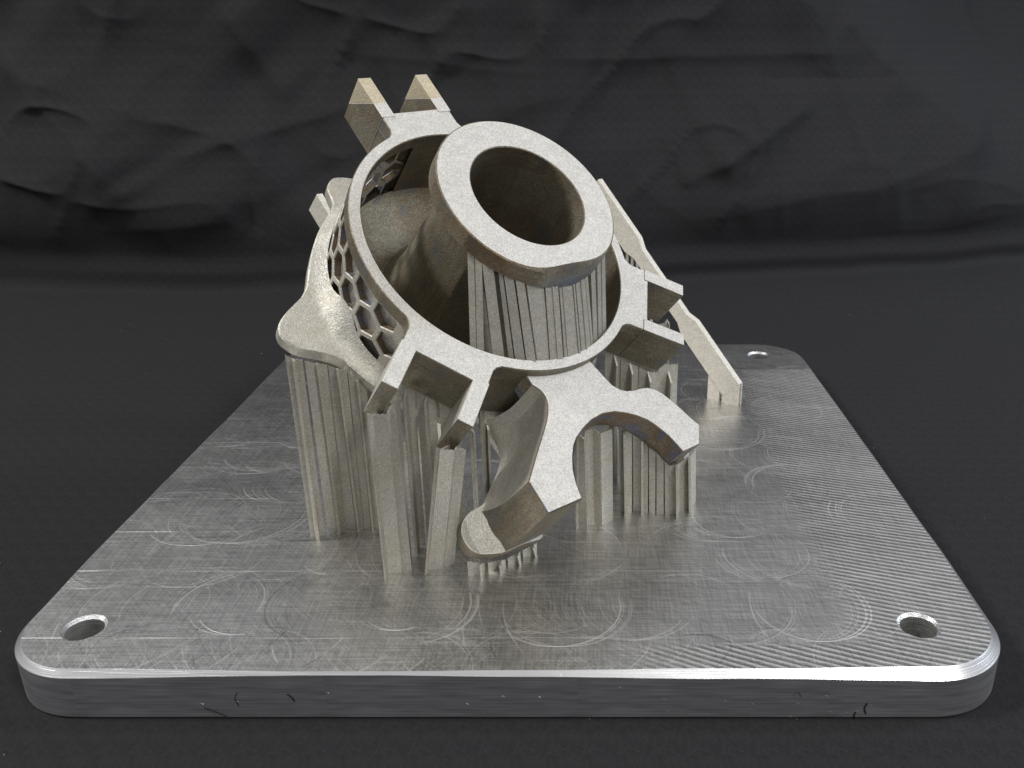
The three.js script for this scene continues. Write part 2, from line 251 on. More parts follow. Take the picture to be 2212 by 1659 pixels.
    const g = new THREE.BufferGeometry(); g.setAttribute('position', new THREE.Float32BufferAttribute(pos, 3)); g.setAttribute('uv', new THREE.Float32BufferAttribute(uv, 2)); g.setIndex(idx); g.computeVertexNormals(); return mesh(name, g, mat, plate); };
  const low = p => -file(p) * 0.95;
  strip(T, 0, R0, low, 'bevelled_edge', bevel);
  strip(R0, low, R0, FLOOR + 0.0006, 'side_wall', side);
  const RB = ring(0.0006); strip(R0, FLOOR + 0.0006, RB, FLOOR, 'lower_edge', side);
  const bs = new THREE.ShapeGeometry(new THREE.Shape(RB.map(p => new THREE.Vector2(p[0], p[1])))); bs.rotateX(Math.PI / 2); bs.translate(0, FLOOR, 0); mesh('underside', bs, side, plate);
  const hm = new THREE.MeshPhysicalMaterial({ color: new THREE.Color().setRGB(0.7, 0.7, 0.66), map: brushC, bumpMap: grainBump, bumpScale: 0.0001, roughness: 0.42, metalness: 0.7, side: THREE.DoubleSide }); bevel.side = THREE.DoubleSide;
  for (const [x, z] of holes) {
    const ch = mesh('hole_chamfer', toCreasedNormals(new THREE.LatheGeometry([[HC, 0], [HR, -0.0008]].map(([r, y]) => new THREE.Vector2(r, y)), 40), 0.4), bevel, plate); ch.position.set(x, 0, z);
    const prof = [[HR, -0.0008], [HR, -0.0122], [0.0001, -0.0124]].map(([r, y]) => new THREE.Vector2(r, y));
    const g = new THREE.LatheGeometry(prof, 40); const h = mesh('bolt_hole', toCreasedNormals(g, 0.4), hm, plate); h.position.set(x, 0, z);
  }
  // nicks and ink strokes on the front side
  const nick = new THREE.MeshStandardMaterial({ color: 0xcfcfcb, roughness: 0.35, metalness: 0.9 }), ink = new THREE.MeshStandardMaterial({ color: 0x19191a, roughness: 0.7 });
  const stroke = (pts, w, mat, name) => { const cv = new THREE.CatmullRomCurve3(pts.map(([x, y]) => V(x, y, 0.12505))); const g = new THREE.TubeGeometry(cv, 10, w, 5); g.scale(1, 1, 1); mesh(name, g, mat, plate); };
  const fp = (s, x, y) => { const z0 = { L: [0, 2200, .633], M: [1400, 2200, .633], R: [2800, 2200, .586] }[s]; const p = hit((z0[0] + z0[2] * x) / 1.85172, (z0[1] + z0[2] * y) / 1.85172, V(0, 0, 0.125), V(0, 0, 1)); return [p.x, p.y]; };
  for (const [s, pts, w] of [['L', [[1500, 900], [1485, 935], [1510, 985]], .00016], ['L', [[1815, 910], [1845, 930], [1862, 955]], .0003], ['L', [[1290, 995], [1360, 1020], [1435, 1048]], .00022], ['R', [[1140, 1045], [1122, 1080], [1130, 1115]], .0003], ['R', [[1062, 1105], [1050, 1130], [1062, 1158]], .0003], ['R', [[630, 995], [670, 970], [690, 1000]], .0001]]) stroke(pts.map(p => fp(s, ...p)), w * 0.7, ink, 'ink_stroke');
  for (const [s, x, y, l] of [['L', 1275, 970, .001], ['L', 1500, 958, .0005], ['L', 2075, 903, .0006], ['M', 970, 925, .0007], ['M', 1200, 928, .0006], ['M', 745, 972, .0006], ['M', 1705, 868, .0005], ['M', 1985, 940, .0005], ['M', 2010, 1018, .0006], ['M', 1525, 1070, .0012], ['R', 865, 995, .0011], ['R', 670, 1045, .0008], ['R', 615, 1135, .0009], ['R', 670, 1155, .0012], ['R', 895, 1105, .0009], ['R', 1075, 1100, .0008], ['R', 1165, 1060, .0009], ['R', 175, 1030, .0004], ['R', 360, 1050, .0006], ['R', 1000, 1110, .0005]]) { const [a, b] = fp(s, x, y); stroke([[a - l / 2, b + l * .2], [a, b], [a + l / 2, b - l * .3]], .00004, nick, 'nick'); }
}

// ---------------------------------------------------------------- the printed housing
const housing = thing('printed_housing', 'pale sandblasted metal housing tilted on supports, with flanged tube, honeycomb wall and claw', 'metal part', null, O);
housing.quaternion.setFromRotationMatrix(new THREE.Matrix4().makeBasis(AU, AV, AN));
const RI = 42.4, RO = 46, DEG = Math.PI / 180;
function extr(pts, w0, w1, bevel = 0.15, holes = []) {                         // outline in mm on the face plane, from w0 (front) back to w1
  const s = new THREE.Shape(pts.map(p => new THREE.Vector2(p[0] / 1000, p[1] / 1000)));
  for (const h of holes) s.holes.push(new THREE.Path(h.map(p => new THREE.Vector2(p[0] / 1000, p[1] / 1000))));
  const g = new THREE.ExtrudeGeometry(s, { depth: (w0 - w1 - 2 * bevel) / 1000, bevelEnabled: bevel > 0, bevelSize: bevel / 1000, bevelThickness: bevel / 1000, bevelOffset: -bevel / 1000, bevelSegments: 1, curveSegments: 1 });
  g.translate(0, 0, (w1 + bevel) / 1000);
  const gr = g.groups.slice(), c = toCreasedNormals(g, 0.5), b = boxUV(c); b.clearGroups(); gr.forEach(q => b.addGroup(q.start, q.count, q.materialIndex)); return b;
}
const LUGS = [[93, 'a'], [-137.9, 'b'], [-37.3, 'c']], HWB = 12.8, FLAT = 52.7;
const polar = (rad, lat, deg) => { const c = Math.cos(deg * DEG), s = Math.sin(deg * DEG); return [rad * c + lat * s, rad * s - lat * c]; };   // lat runs clockwise
// front rim with its three flat blocks
{
  const pts = [];
  const centres = LUGS.map(l => (l[0] + 360) % 360).sort((a, b) => a - b), half = 20;
  for (let k = 0; k < 3; k++) {
    const c = centres[k], nx = centres[(k + 1) % 3] + (k === 2 ? 360 : 0);
    for (const [lat, rad] of [[14.6, 43.7], [13.4, 44.9], [HWB, 46.4], [HWB, FLAT], [-HWB, FLAT], [-HWB, 46.4], [-13.4, 44.9], [-14.6, 43.7]]) pts.push(polar(rad, lat, c));
    for (let a = c + half; a <= nx - half + 0.01; a += 2) pts.push([RO * Math.cos(a * DEG), RO * Math.sin(a * DEG)]);
  }
  const hole = []; for (let a = 0; a < 360; a += 2) hole.push([RI * Math.cos(-a * DEG), RI * Math.sin(-a * DEG)]);
  mesh('front_rim', extr(pts, 0, -4.6, 0.25, [hole]), [M.face, M.tint], housing);
}
for (const [deg, which] of LUGS) {
  const p = [[HWB - 0.06, 43.5], [HWB - 0.06, FLAT - 0.06], [-HWB + 0.06, FLAT - 0.06], [-HWB + 0.06, 43.5]].map(([l, r]) => polar(r, l, deg)).reverse();
  mesh('lug_block', extr(p, -4.5, -16, 0.1), [M.tint, M.tint], housing);
  for (const sgn of [-1, 1]) {
    // a square plate 16 mm by 16 mm, 4.6 mm thick; profile in (radius, depth)
    const prof = [[51.2, 0.35], [67.2, 0.35], [67.2, -15.9], [51.2, -15.9]];
    const build = poly => { const s = new THREE.Shape(poly.map(([r, w]) => new THREE.Vector2(r / 1000, w / 1000))); const g = new THREE.ExtrudeGeometry(s, { depth: 0.0044, bevelEnabled: true, bevelSize: 0.00012, bevelThickness: 0.00012, bevelOffset: -0.00012, bevelSegments: 1 });
      const m = new THREE.Matrix4(), c = Math.cos(deg * DEG), sn = Math.sin(deg * DEG); m.makeBasis(V(c, sn, 0), V(0, 0, 1), V(sn, -c, 0)); g.applyMatrix4(m); const lat = (sgn * 10.7 - 2.2) / 1000; g.translate(lat * sn, -lat * c, 0);
      const gr = g.groups.slice(), b = boxUV(toCreasedNormals(g, 0.5)); b.clearGroups(); gr.forEach(q => b.addGroup(q.start, q.count, q.materialIndex)); return b; };
    if (which === 'a') {
      const lug = mesh('lug', build([[51.2, 0.35], [56.9, 0.35], [67.2, -10.1], [67.2, -15.9], [51.2, -15.9]]), [M.tint, M.face], housing);
      mesh('lug_tip', build([[56.92, 0.35], [67.2, 0.35], [67.2, -10.08]]), [M.tip, M.tip], lug).userData.label = 'straw coloured upper corner of the lug';
    } else {
      const g = new RoundedBoxGeometry(0.0152, 0.01625, 0.0046, 2, 0.00028), gr = g.groups.slice(), c = Math.cos(deg * DEG), sn = Math.sin(deg * DEG), lat = sgn * 0.0107;
      g.translate(0.0588, -0.0078, 0); g.applyMatrix4(new THREE.Matrix4().makeBasis(V(c, sn, 0), V(0, 0, 1), V(sn, -c, 0))); g.translate(lat * sn, -lat * c, 0);
      const b = boxUV(g); b.clearGroups(); gr.forEach(q => b.addGroup(q.start, q.count, q.materialIndex));
      const sd = which === 'b' ? M.warm : M.tint; mesh('lug', b, [M.tint, M.tint, M.face, M.tint, sd, sd], housing);
    }
  }
}
// revolve a profile [r, w] about the axis
function rev(prof, a0 = 0, a1 = 360, seg = 144, mod) {
  const L = []; const P = (k, i) => { let [r, w] = prof[k]; const a = a0 + (a1 - a0) * i / seg; if (mod) [r, w] = mod(r, w, a, k); return mm(r * Math.cos(a * DEG), r * Math.sin(a * DEG), w); };
  for (let i = 0; i < seg; i++) for (let k = 0; k < prof.length - 1; k++) quad(L, P(k, i), P(k + 1, i), P(k + 1, i + 1), P(k, i + 1));
  return tris(L.filter(t => t[0].distanceToSquared(t[1]) > 1e-14 && t[1].distanceToSquared(t[2]) > 1e-14 && t[0].distanceToSquared(t[2]) > 1e-14), 0.55);
}
// honeycomb wall
{
  const L = [], LS = [], RW = 45.75, RB = 43.6, PITCH_A = 12.25, pitch = PITCH_A * DEG * RW, rowW = [-7.2, -15.7, -24.2], RH = pitch / Math.sqrt(3), open = RH * 0.82;
  const P = (arcDeg, dx, dw, w, r) => { const a = (arcDeg * DEG) + dx / RW; return mm(r * Math.cos(a), r * Math.sin(a), w + dw); };
  const vert = (R, k) => [R * Math.cos((30 + 60 * k) * DEG), R * Math.sin((30 + 60 * k) * DEG)];
  rowW.forEach((w, row) => {
    for (let i = -1; i <= 9; i++) {
      const a = 99 + PITCH_A * i + (row === 1 ? PITCH_A / 2 : 0); const has = a > 105 && a < 203.5 && !(row === 0 && a > 201);
      for (let k = 0; k < 6; k++) {
        const o0 = vert(RH, k), o1 = vert(RH, k + 1), i0 = vert(open, k), i1 = vert(open, k + 1);
        const q = (v, r) => P(a, v[0], v[1], w, r);
        if (has) {
          const c0 = vert(open + 0.28, k), c1 = vert(open + 0.28, k + 1);
          quad(L, q(o0, RW), q(o1, RW), q(c1, RW), q(c0, RW)); quad(L, q(c0, RW), q(c1, RW), q(i1, RW - 0.3), q(i0, RW - 0.3)); quad(LS, q(i0, RW - 0.3), q(i1, RW - 0.3), q(i1, RB), q(i0, RB)); quad(L, q(o0, RB), q(i0, RB), q(i1, RB), q(o1, RB));
        } else { L.push([q(o0, RW), q(o1, RW), P(a, 0, 0, w, RW)]); }
      }
    }
  });
  const hw = mesh('honeycomb_wall', tris(L, 0.22), M.warm, housing); mesh('cell_sides', tris(LS, 0.22), M.oxide, hw).userData.label = 'brown heat tinted inner sides of the honeycomb cells';
  const wall = rev([[45.7, -4.4], [45.7, -29], [43, -29]], 206, 450, 120); mesh('outer_wall', wall, M.tint, housing);
  mesh('honeycomb_border', rev([[45.72, -3], [45.72, -4.9]], 88, 212, 60), M.warm, housing);
  // inner skin behind the cells, cut open towards the upper side
  mesh('inner_skin', rev([[RI + 0.02, -3.5], [RI + 0.02, -27.5]], 146, 385, 140), M.tint, housing);
  mesh('inner_skin', rev([[RI + 0.02, -3.5], [RI + 0.02, -27.5]], 25, 100, 60), M.tint, housing);
  mesh('pocket_floor', rev([[RI + 1.15, -3.5], [RI + 1.15, -31]], 146, 212, 60), M.pocket, housing);
}
// bowl floor
mesh('bowl_floor', rev([[RI + 0.3, -25.2], [41.4, -26.6], [38, -28.6], [32, -31.6], [27, -34.2], [24, -36.2], [24, -39], [43, -31], [45.6, -29.2]]), M.tint, housing);
// flanged tube in the middle
{
  const notch = (a, lo = -91, wd = 24) => Math.exp(-(((((a - lo + 540) % 360) - 180) / wd) ** 2));
  const prof = [[17.6, -40], [17.8, 10], [17.9, 21.1], [18.2, 21.35], [27.6, 21.35], [28, 21.1], [28, 15.6], [27.4, 15.0], [24.2, 12.6], [22.4, 9.2], [22.0, 4], [22.3, -6], [23.0, -18], [23.4, -27], [24.3, -31.5], [26.6, -34.2], [30, -35]];
  const mod = (r, w, a, k) => { if (k === 4) r -= 3.0 * notch(a); if (k === 5) { r -= 1.6 * notch(a) - 0; w -= 1.6 * notch(a); r += 0.25 * notch(a) * (vnoise(a * 2.2, 1, 401) - 0.5); } if (k === 6) { r += 0.3 * notch(a) * (vnoise(a * 1.4, 3, 402) - 0.5); w -= 0.6 * notch(a); } return [r, w]; };
  mesh('tube', rev(prof.slice(8), 0, 360, 180), M.tint, housing); {
    const g = rev(prof.slice(4, 9), 0, 360, 200, (r, w, a, k) => mod(r, w, a, k + 4)), p = g.attributes.position, col = new Float32Array(p.count * 3);
    for (let i = 0; i < p.count; i++) {                                           // straw to blue oxide where the overhang ran hot, in uneven patches
      const a = Math.atan2(p.getY(i), p.getX(i)) / DEG, z = p.getZ(i) * 1000, q = notch(a, -82, 30) * (0.55 + 0.9 * vnoise(a * 0.22, z * 0.5, 411)) * sm(21.5, 17.5, z), br = notch(a, -150, 34) * (0.4 + 0.8 * vnoise(a * 0.15, z * 0.4, 413));
      let c = mixc([1, 1, 1], [0.92, 0.80, 0.66], clamp(br)); c = mixc(c, [0.42, 0.56, 1.0], clamp(q)); col.set(c, i * 3);
    }
    g.setAttribute('color', new THREE.BufferAttribute(col, 3)); mesh('flange_rim', g, M.rim, housing);
  }
  mesh('flange_face', rev(prof.slice(3, 5), 0, 360, 180, (r, w, a, k) => mod(r, w, a, k + 3)), M.face, housing);
  mesh('tube_bore', rev(prof.slice(0, 4), 0, 360, 120), M.tint, housing);
  const bot = new THREE.CircleGeometry(0.0177, 48); bot.translate(0, 0, -0.0395); mesh('bore_floor', boxUV(bot), M.tint, housing);
}
// mounting flange with lobes at the back of the wall
{
  const tab = [[100, 49.8], [106, 51.5], [109, 53.4], [112, 55.5], [115, 56.7], [119, 55.9], [121, 54.4], [123, 51.9], [125, 50.2], [130, 49.3], [144, 49.5], [152, 49.9], [161, 50.9], [166, 52], [169.5, 54], [172, 56.8], [175, 60.4], [178, 63.3], [181, 64.2], [183.4, 63.4], [186, 61.4], [189, 57], [192, 54.1], [196, 52], [200, 51.3], [206, 51], [215, 50.2], [235, 49.4], [248, 48.4], [300, 49.5], [340, 50], [360, 52], [400, 49.6], [430, 51], [460, 49.8]];
  const Rout = a => { a = ((a - 100) % 360 + 360) % 360 + 100; for (let k = 0; k < tab.length - 1; k++) if (a <= tab[k + 1][0]) { const t = (a - tab[k][0]) / (tab[k + 1][0] - tab[k][0]); const p0 = tab[Math.max(0, k - 1)][1], p1 = tab[k][1], p2 = tab[k + 1][1], p3 = tab[Math.min(tab.length - 1, k + 2)][1]; return clamp(p1 + 0.5 * t * (p2 - p0 + t * (2 * p0 - 5 * p1 + 4 * p2 - p3 + t * (3 * (p1 - p2) + p3 - p0))), 47, 66); } return 50; };
  const NR = 12, prof = []; for (let k = 0; k <= NR; k++) prof.push([k / NR, 0]); prof.push([1, 1], [1, 2], [1, 3], [0, 3]);
  const RW = 45.6;
  const mod = (t, z, a) => { const R = Rout(a), e = R - RW; if (z === 0) { const r = RW + (e - 0.5) * t, s = r - RW, fr = 4.2 + 0.25 * Math.max(0, e - 5); return [r, -27.2 + 0.16 * fr * Math.pow(1 - Math.min(1, s / fr), 2.2) * fr * 0.9 ]; } if (z === 1) return [R, -27.7]; if (z === 2) return [R - 0.1, -31]; return t === 1 ? [R - 0.7, -31.8] : [43, -31.8]; };
  mesh('mounting_flange', rev(prof, 0, 360, 480, mod), M.warm, housing);
}
// claw bracket
const gl = (x, y, w) => { const q = local(fac('G', x, y, w)); return [q.x, q.y]; };
{
  const out = [[12.5, -44], [10.6, -50], [11.3, -52.4], [13.9, -56.4]].slice(0, 2).map(p => p);
  const right = [[1340, 30], [1385, 75], [1440, 105], [1490, 115], [1540, 110], [1590, 95], [1640, 90], [1700, 105], [1760, 140], [1860, 220], [1945, 300], [2025, 370], [2025, 510], [1905, 565], [1800, 450], [1700, 370], [1640, 330], [1560, 300], [1480, 280], [1400, 270], [1310, 285], [1230, 330], [1170, 390], [1120, 460], [1098, 520], [1090, 600], [1093, 690], [1115, 790], [1160, 910], [910, 1020], [765, 785], [815, 610], [870, 430], [895, 340], [905, 260], [900, 200], [880, 150], [845, 110], [790, 75]].map(([x, y]) => gl(x, y, -3));
  const li = right.length - 9, leftEdge = new THREE.CatmullRomCurve3(right.slice(li).reverse().map(p => V(p[0], p[1], 0)), false, 'centripetal').getPoints(28).map(p => [p.x, p.y]);
  const pts = [...right.slice(0, li), ...leftEdge.slice().reverse(), [-14.6, -43.2], [9.2, -44.6]];
  mesh('claw', extr(pts, -3, -11.4, 0.25), [M.face, M.oxide], housing);
  // leg: the near arm carried back to the mounting flange, flaring into it
  const cut = right[li - 1], toe = right[li - 2];                                      // lower corners of the near arm
  const grow = (p, q) => { const dx = q[0] - p[0], dy = q[1] - p[1], l = Math.hypot(dx, dy); return [dy / l * 0.12, -dx / l * 0.12]; };
  const DA = leftEdge.map((p, i) => { const o = grow(leftEdge[Math.max(0, i - 1)], leftEdge[Math.min(28, i + 1)]); return [p[0] - Math.abs(o[0]) , p[1] + Math.abs(o[1]) * 0.6]; }).concat([[cut[0] - 0.1, cut[1] - 0.1], [toe[0], toe[1] - 0.1], [-17.8, -77.3], [-14.4, -70.3], [-10.4, -66.2], [-9, -58], [-6, -46]]);
  const B = [[-18.2, -43.8], [-16.2, -47.8], [-15.9, -51.6], [-16.9, -55.4], [-19.4, -58.4], [-23, -61.6], [-29.2, -66.0], [-33.8, -69.4]], Bt = [[-33.0, -82.6], [-18.7, -82.6], [-17.7, -77.3], [-14.3, -70.3], [-10.3, -66.2], [-9, -58], [-6, -46]];
  const DB = new THREE.CatmullRomCurve3(B.map(p => V(p[0], p[1], 0)), false, 'centripetal').getPoints(28).map(p => [p.x, p.y]).concat(Bt);
  const lay = [-3.12, -5, -8, -12, -15, -18, -20, -22, -23.5, -25, -26, -26.8, -27.4, -31];
  const T = [], pt = (k, i) => { const w = lay[k], t = Math.pow(clamp((-w - 7) / 20.4), 3.2), a = DA[i % DA.length], b = DB[i % DB.length]; return mm(a[0] + (b[0] - a[0]) * t, a[1] + (b[1] - a[1]) * t, w); };
  const isFacet = i => i >= 28 && i <= 29;
  const side = [], facet = [];
  for (let k = 0; k < lay.length - 1; k++) for (let i = 0; i < DA.length; i++) quad(i >= 28 && i <= 29 ? facet : side, pt(k, i), pt(k + 1, i), pt(k + 1, i + 1), pt(k, i + 1));
  const cen = mm(-16, -65, -31); for (let i = 0; i < DA.length; i++) side.push([pt(lay.length - 1, i), cen, pt(lay.length - 1, i + 1)]);
  const leg = mesh('bracket_leg', tris(side, 0.5), M.warm, housing);
  mesh('leg_end_face', tris(facet, 0.5), M.tint, leg).userData.label = 'brown heat tinted end face of the leg';
}
// foot pad with its dished seat
{
  const C0 = [-37.4, -75.9], bound = [[-30, -67.6], [-33.5, -68.0], [-37, -68.4], [-40.4, -70.0], [-42.2, -72.2], [-42.9, -74.9], [-42.4, -78], [-40.6, -80.1], [-37.6, -81.5], [-34, -82.5], [-26, -82.9], [-20, -83.2], [-19, -80], [-22, -74], [-26, -70]];
  const cv = new THREE.CatmullRomCurve3(bound.map(p => V(p[0], p[1], 0)), true, 'centripetal'), ed = cv.getPoints(120).slice(0, 120), L = [], NR = 16;
  const P = (k, i) => { const e = ed[i % 120], t = Math.min(1, k / NR); let x = C0[0] + (e.x - C0[0]) * t, y = C0[1] + (e.y - C0[1]) * t; const d = Math.hypot(x - C0[0], y - C0[1]); let w = -27.05 - 1.5 * Math.pow(Math.max(0, 1 - (d / 5.0) ** 2), 0.8); if (k === NR) w = -27.15; if (k === NR + 1) { w = -27.6; x += (x - C0[0]) * 0.02; y += (y - C0[1]) * 0.02; } if (k === NR + 2) { w = -30.6; } if (k === NR + 3) { w = -31.6; x += (C0[0] - x) * 0.06; y += (C0[1] - y) * 0.06; } if (k === NR + 4) { x = C0[0]; y = C0[1]; w = -31.7; } return mm(x, y, w); };
  const topT = [], sideT = [];
  for (let k = 0; k < NR + 4; k++) for (let i = 0; i < 120; i++) quad(k < NR ? topT : sideT, P(k, i), P(k + 1, i), P(k + 1, i + 1), P(k, i + 1));
  const pad = mesh('foot_pad', tris(topT, 0.6), M.warm, housing); mesh('pad_edge', tris(sideT, 0.6), M.tint, pad);
}

// ---------------------------------------------------------------- thin-walled supports
const SUP_T = 0.00042;
function panelGeo(b0, b1, t0, t1, th = SUP_T, teeth = true) {
  const ex = b1.clone().sub(b0), len = Math.max(ex.length(), t1.distanceTo(t0)), nrm = new THREE.Vector3().crossVectors(t0.clone().sub(b0), ex).normalize().multiplyScalar(th / 2);
  const n = teeth ? Math.max(2, 2 * Math.round(len / 0.0011)) : 1, L = [], B = [], Tp = [];
  for (let i = 0; i <= n; i++) { const s = i / n; B.push(b0.clone().lerp(b1, s)); const q = t0.clone().lerp(t1, s); if (teeth && i % 2) q.add(q.clone().sub(B[i]).normalize().multiplyScalar(-0.00035)); Tp.push(q); }
  const f = B.map(p => p.clone().add(nrm)), ft = Tp.map(p => p.clone().add(nrm)), k = B.map(p => p.clone().sub(nrm)), kt = Tp.map(p => p.clone().sub(nrm));
  for (let i = 0; i < n; i++) { quad(L, f[i], f[i + 1], ft[i + 1], ft[i]); quad(L, k[i + 1], k[i], kt[i], kt[i + 1]); quad(L, ft[i], ft[i + 1], kt[i + 1], kt[i]); quad(L, f[i + 1], f[i], k[i], k[i + 1]); }
  quad(L, f[0], ft[0], kt[0], k[0]); quad(L, f[n], k[n], kt[n], ft[n]);
  return tris(L, 0.4);
}
function support(name, label, panels, mat = M.support) {                    // panels: [foot0, foot1, top0, top1, part name]
  let base = null; const g = thing(name, label, 'print support', 'thin support walls under the housing');
  for (const p of panels) base = base ?? p[0];
  g.position.copy(base);
  for (const [a, b, c, d, nm, th, teeth] of panels) mesh(nm || 'wall_panel', panelGeo(a.clone().sub(base), b.clone().sub(base), c.clone().sub(base), d.clone().sub(base), th, teeth), mat, g);
  return g;
}
const EPS = 0.0;
// foot on the plate from its pixel, top straight above it at the height its pixel shows
function post(s, fx, fy, tx, ty) { const f = gnd(s, fx, fy), [X, Y] = px(s, tx, ty); f.y = EPS; const m = V(EYE.x - f.x, 0, EYE.z - f.z).normalize(); const t = hit(X, Y, f, m); return [f, t]; }
// top from its pixel on a plane of the housing, foot straight below
function hang(s, tx, ty, w) { const t = fac(s, tx, ty, w), f = t.clone(); f.y = EPS; return [f, t]; }
const run = (posts, names = []) => posts.slice(1).map((q, i) => [posts[i][0], q[0], posts[i][1], q[1], names[i]]);
// fin: a narrow wall crossing the curtain, towards +dir
const fin = ([f, t], dir, l0, l1, drop = 0.0015) => { const d = V(...dir).normalize(), a = d.clone().multiplyScalar(-l0), b = d.clone().multiplyScalar(l1); const t1 = t.clone().add(b); t1.y -= drop; return [f.clone().add(a), f.clone().add(b), t.clone().add(a), t1, 'fin', SUP_T * 1.5, false]; };
{
  const c = [[250, 1305, 70, 32], [288, 1303, 122, 58], [350, 1295, 190, 64], [372, 1286, 206, 72], [436, 1274, 285, 90], [492, 1252, 360, 98], [502, 1249, 370, 101], [570, 1246, 430, 126], [616, 1240, 500, 132], [626, 1238, 508, 140], [676, 1237, 570, 205], [718, 1236, 640, 268]].map(q => post('H', ...q));
  const P = []; for (let k = 0; k < 11; k++) if (k % 3 !== 2) P.push([c[k][0], c[k + 1][0], c[k][1], c[k + 1][1]]);
  [[305, 1330, 135, 82], [455, 1291, 298, 100], [586, 1276, 438, 136], [684, 1256, 577, 217]].forEach((q, k) => { const t = post('H', ...q), o = c[k * 3 + 1]; P.push([o[0], t[0], o[1], t[1], 'fin', SUP_T * 1.5, false]); });
  { const off = V(0.004, 0, -0.011); for (let k = 0; k < 11; k++) P.push([c[k][0].clone().add(off), c[k + 1][0].clone().add(off), c[k][1].clone().add(off), c[k + 1][1].clone().add(off)]); }
  support('support_curtain', 'pleated beige support curtain standing under the rounded left ear of the housing', P);
}
{
  const p = [[770, 1600, 640, 442], [788, 1562, 682, 452], [885, 1552, 782, 440], [892, 1530, 800, 400], [955, 1530, 846, 442]].map(q => post('H', ...q));
  support('support_post', 'tall folded support post under the lug beside the ear', [...run(p), fin(p[1], [0.5, 0, -1], 0, 0.006, 0), fin(p[3], [0.2, 0, -1], 0, 0.006, 0)]);
}
{
  const f = [[1050, 1570], [1066, 1532], [1166, 1530], [1172, 1508], [1250, 1504]].map(q => gnd('H', ...q)), t = [[1130, 676], [1154, 694], [1256, 694], [1268, 676], [1336, 690]].map(q => fac('H', ...q, -9.5));
  const p = f.map((a, i) => [a, t[i]]);
  support('support_post', 'leaning folded support post under the lug next to the claw leg', [...run(p), [f[1], f[1].clone().add(V(0.002, 0, -0.006)), t[1], t[1].clone().add(V(0.002, -0.001, -0.006)), 'wall_panel']]);
}
{
  const P = []; for (const [x0, y0, x1, y1] of [[880, 225, 972, 256], [986, 262, 1048, 308], [1056, 318, 1120, 330], [1146, 342, 1216, 384], [1230, 400, 1290, 440]]) { const a = hang('H', x0, y0, -15.8), b = hang('H', x1, y1, -15.8); P.push([a[0], b[0], a[1], b[1], 'wall_panel']); }
  for (const [x, y] of [[905, 300], [1050, 330]]) { const a = hang('H', x, y, -14); P.push(fin(a, [0, 0, 1], 0.003, 0.001)); }
  support('support_curtain', 'dark support curtain in the shade behind the two folded posts', P);
}
{
  const P = []; for (const [x0, y0, x1, y1, w] of [[1366, 540, 1392, 580, -20], [1436, 430, 1462, 385, -24], [1462, 420, 1492, 560, -28]]) { const a = hang('H', x0, y0, w), b = hang('H', x1, y1, w); P.push([a[0], b[0], a[1], b[1], 'fin', SUP_T * 1.5, false]); }
  support('support_fins', 'three thin upright support blades between the leaning post and the claw leg', P);
}
for (const [lab, a, b, fa, fb, ff, ft] of [
  ['low toothed support rib under the rounded end of the foot pad', [312, 1366], [440, 1384], [318, 1480], [440, 1475], [420, 1512], [410, 1400]],
  ['low toothed support rib second from the rounded end of the foot pad', [462, 1376], [590, 1356], [466, 1455], [594, 1410], [564, 1472], [552, 1405]],
  ['low toothed support rib third from the rounded end of the foot pad', [606, 1346], [700, 1298], [612, 1402], [704, 1370], [704, 1402], [688, 1330]],
  ['low toothed support rib below the heel of the claw leg', [716, 1286], [822, 1232], [722, 1350], [822, 1310], [822, 1342], [800, 1275]]]) {
  const A = post('G', ...fa, ...a), B = post('G', ...fb, ...b), Fn = post('G', ...ff, ...ft), mid = A[0].clone().lerp(B[0], 0.75), mt = A[1].clone().lerp(B[1], 0.75);
  support('support_rib', lab, [[A[0], B[0], A[1], B[1], 'wall_panel'], [mid, Fn[0], mt, Fn[1], 'fin', SUP_T * 1.5, false]]);
}
{
  const p = [[1112, 1138, 1118, 440], [1132, 1130, 1130, 428], [1200, 1150, 1176, 470], [1204, 1104, 1186, 402], [1250, 1084, 1236, 384], [1300, 1105, 1290, 430]].map(q => post('G', ...q));
  support('support_post', 'zigzag support post standing inside the open arc of the claw', [...run(p), fin(p[5], [0.7, 0, -0.7], 0, 0.005, 0)]);
}
{
  const c = [[1440, 1016, 1436, 392], [1478, 1008, 1470, 404], [1526, 1004, 1526, 430], [1536, 1004, 1534, 434], [1598, 1004, 1596, 476], [1644, 1010, 1644, 520], [1654, 1012, 1652, 530], [1698, 1016, 1700, 562], [1708, 1018, 1708, 568], [1760, 1024, 1760, 628], [1770, 1026, 1768, 634], [1800, 1030, 1800, 662], [1856, 1022, 1854, 660], [1892, 998, 1894, 628], [1950, 976, 1948, 600], [1992, 930, 1993, 538]].map(q => post('G', ...q));
  const P = []; for (let k = 0; k < c.length - 1; k++) if (![2, 5, 7, 9].includes(k)) P.push([c[k][0], c[k + 1][0], c[k][1], c[k + 1][1]]);
  [[1, 1480, 1048, 1470, 440], [4, 1602, 1042, 1602, 494], [12, 1860, 1058, 1858, 692], [14, 1954, 1012, 1950, 648]].forEach(([k, ...q]) => { const t = post('G', ...q); P.push([c[k][0], t[0], c[k][1], t[1], 'fin', SUP_T * 1.7, false]); });
  const off = V(0.003, 0, -0.008); for (let k = 0; k < 13; k++) P.push([c[k][0].clone().add(off), c[k + 1][0].clone().add(off), c[k][1].clone().add(off), c[k + 1][1].clone().add(off)]);
  support('support_curtain', 'ribbed support curtain under the curved free arm of the claw', P);
}
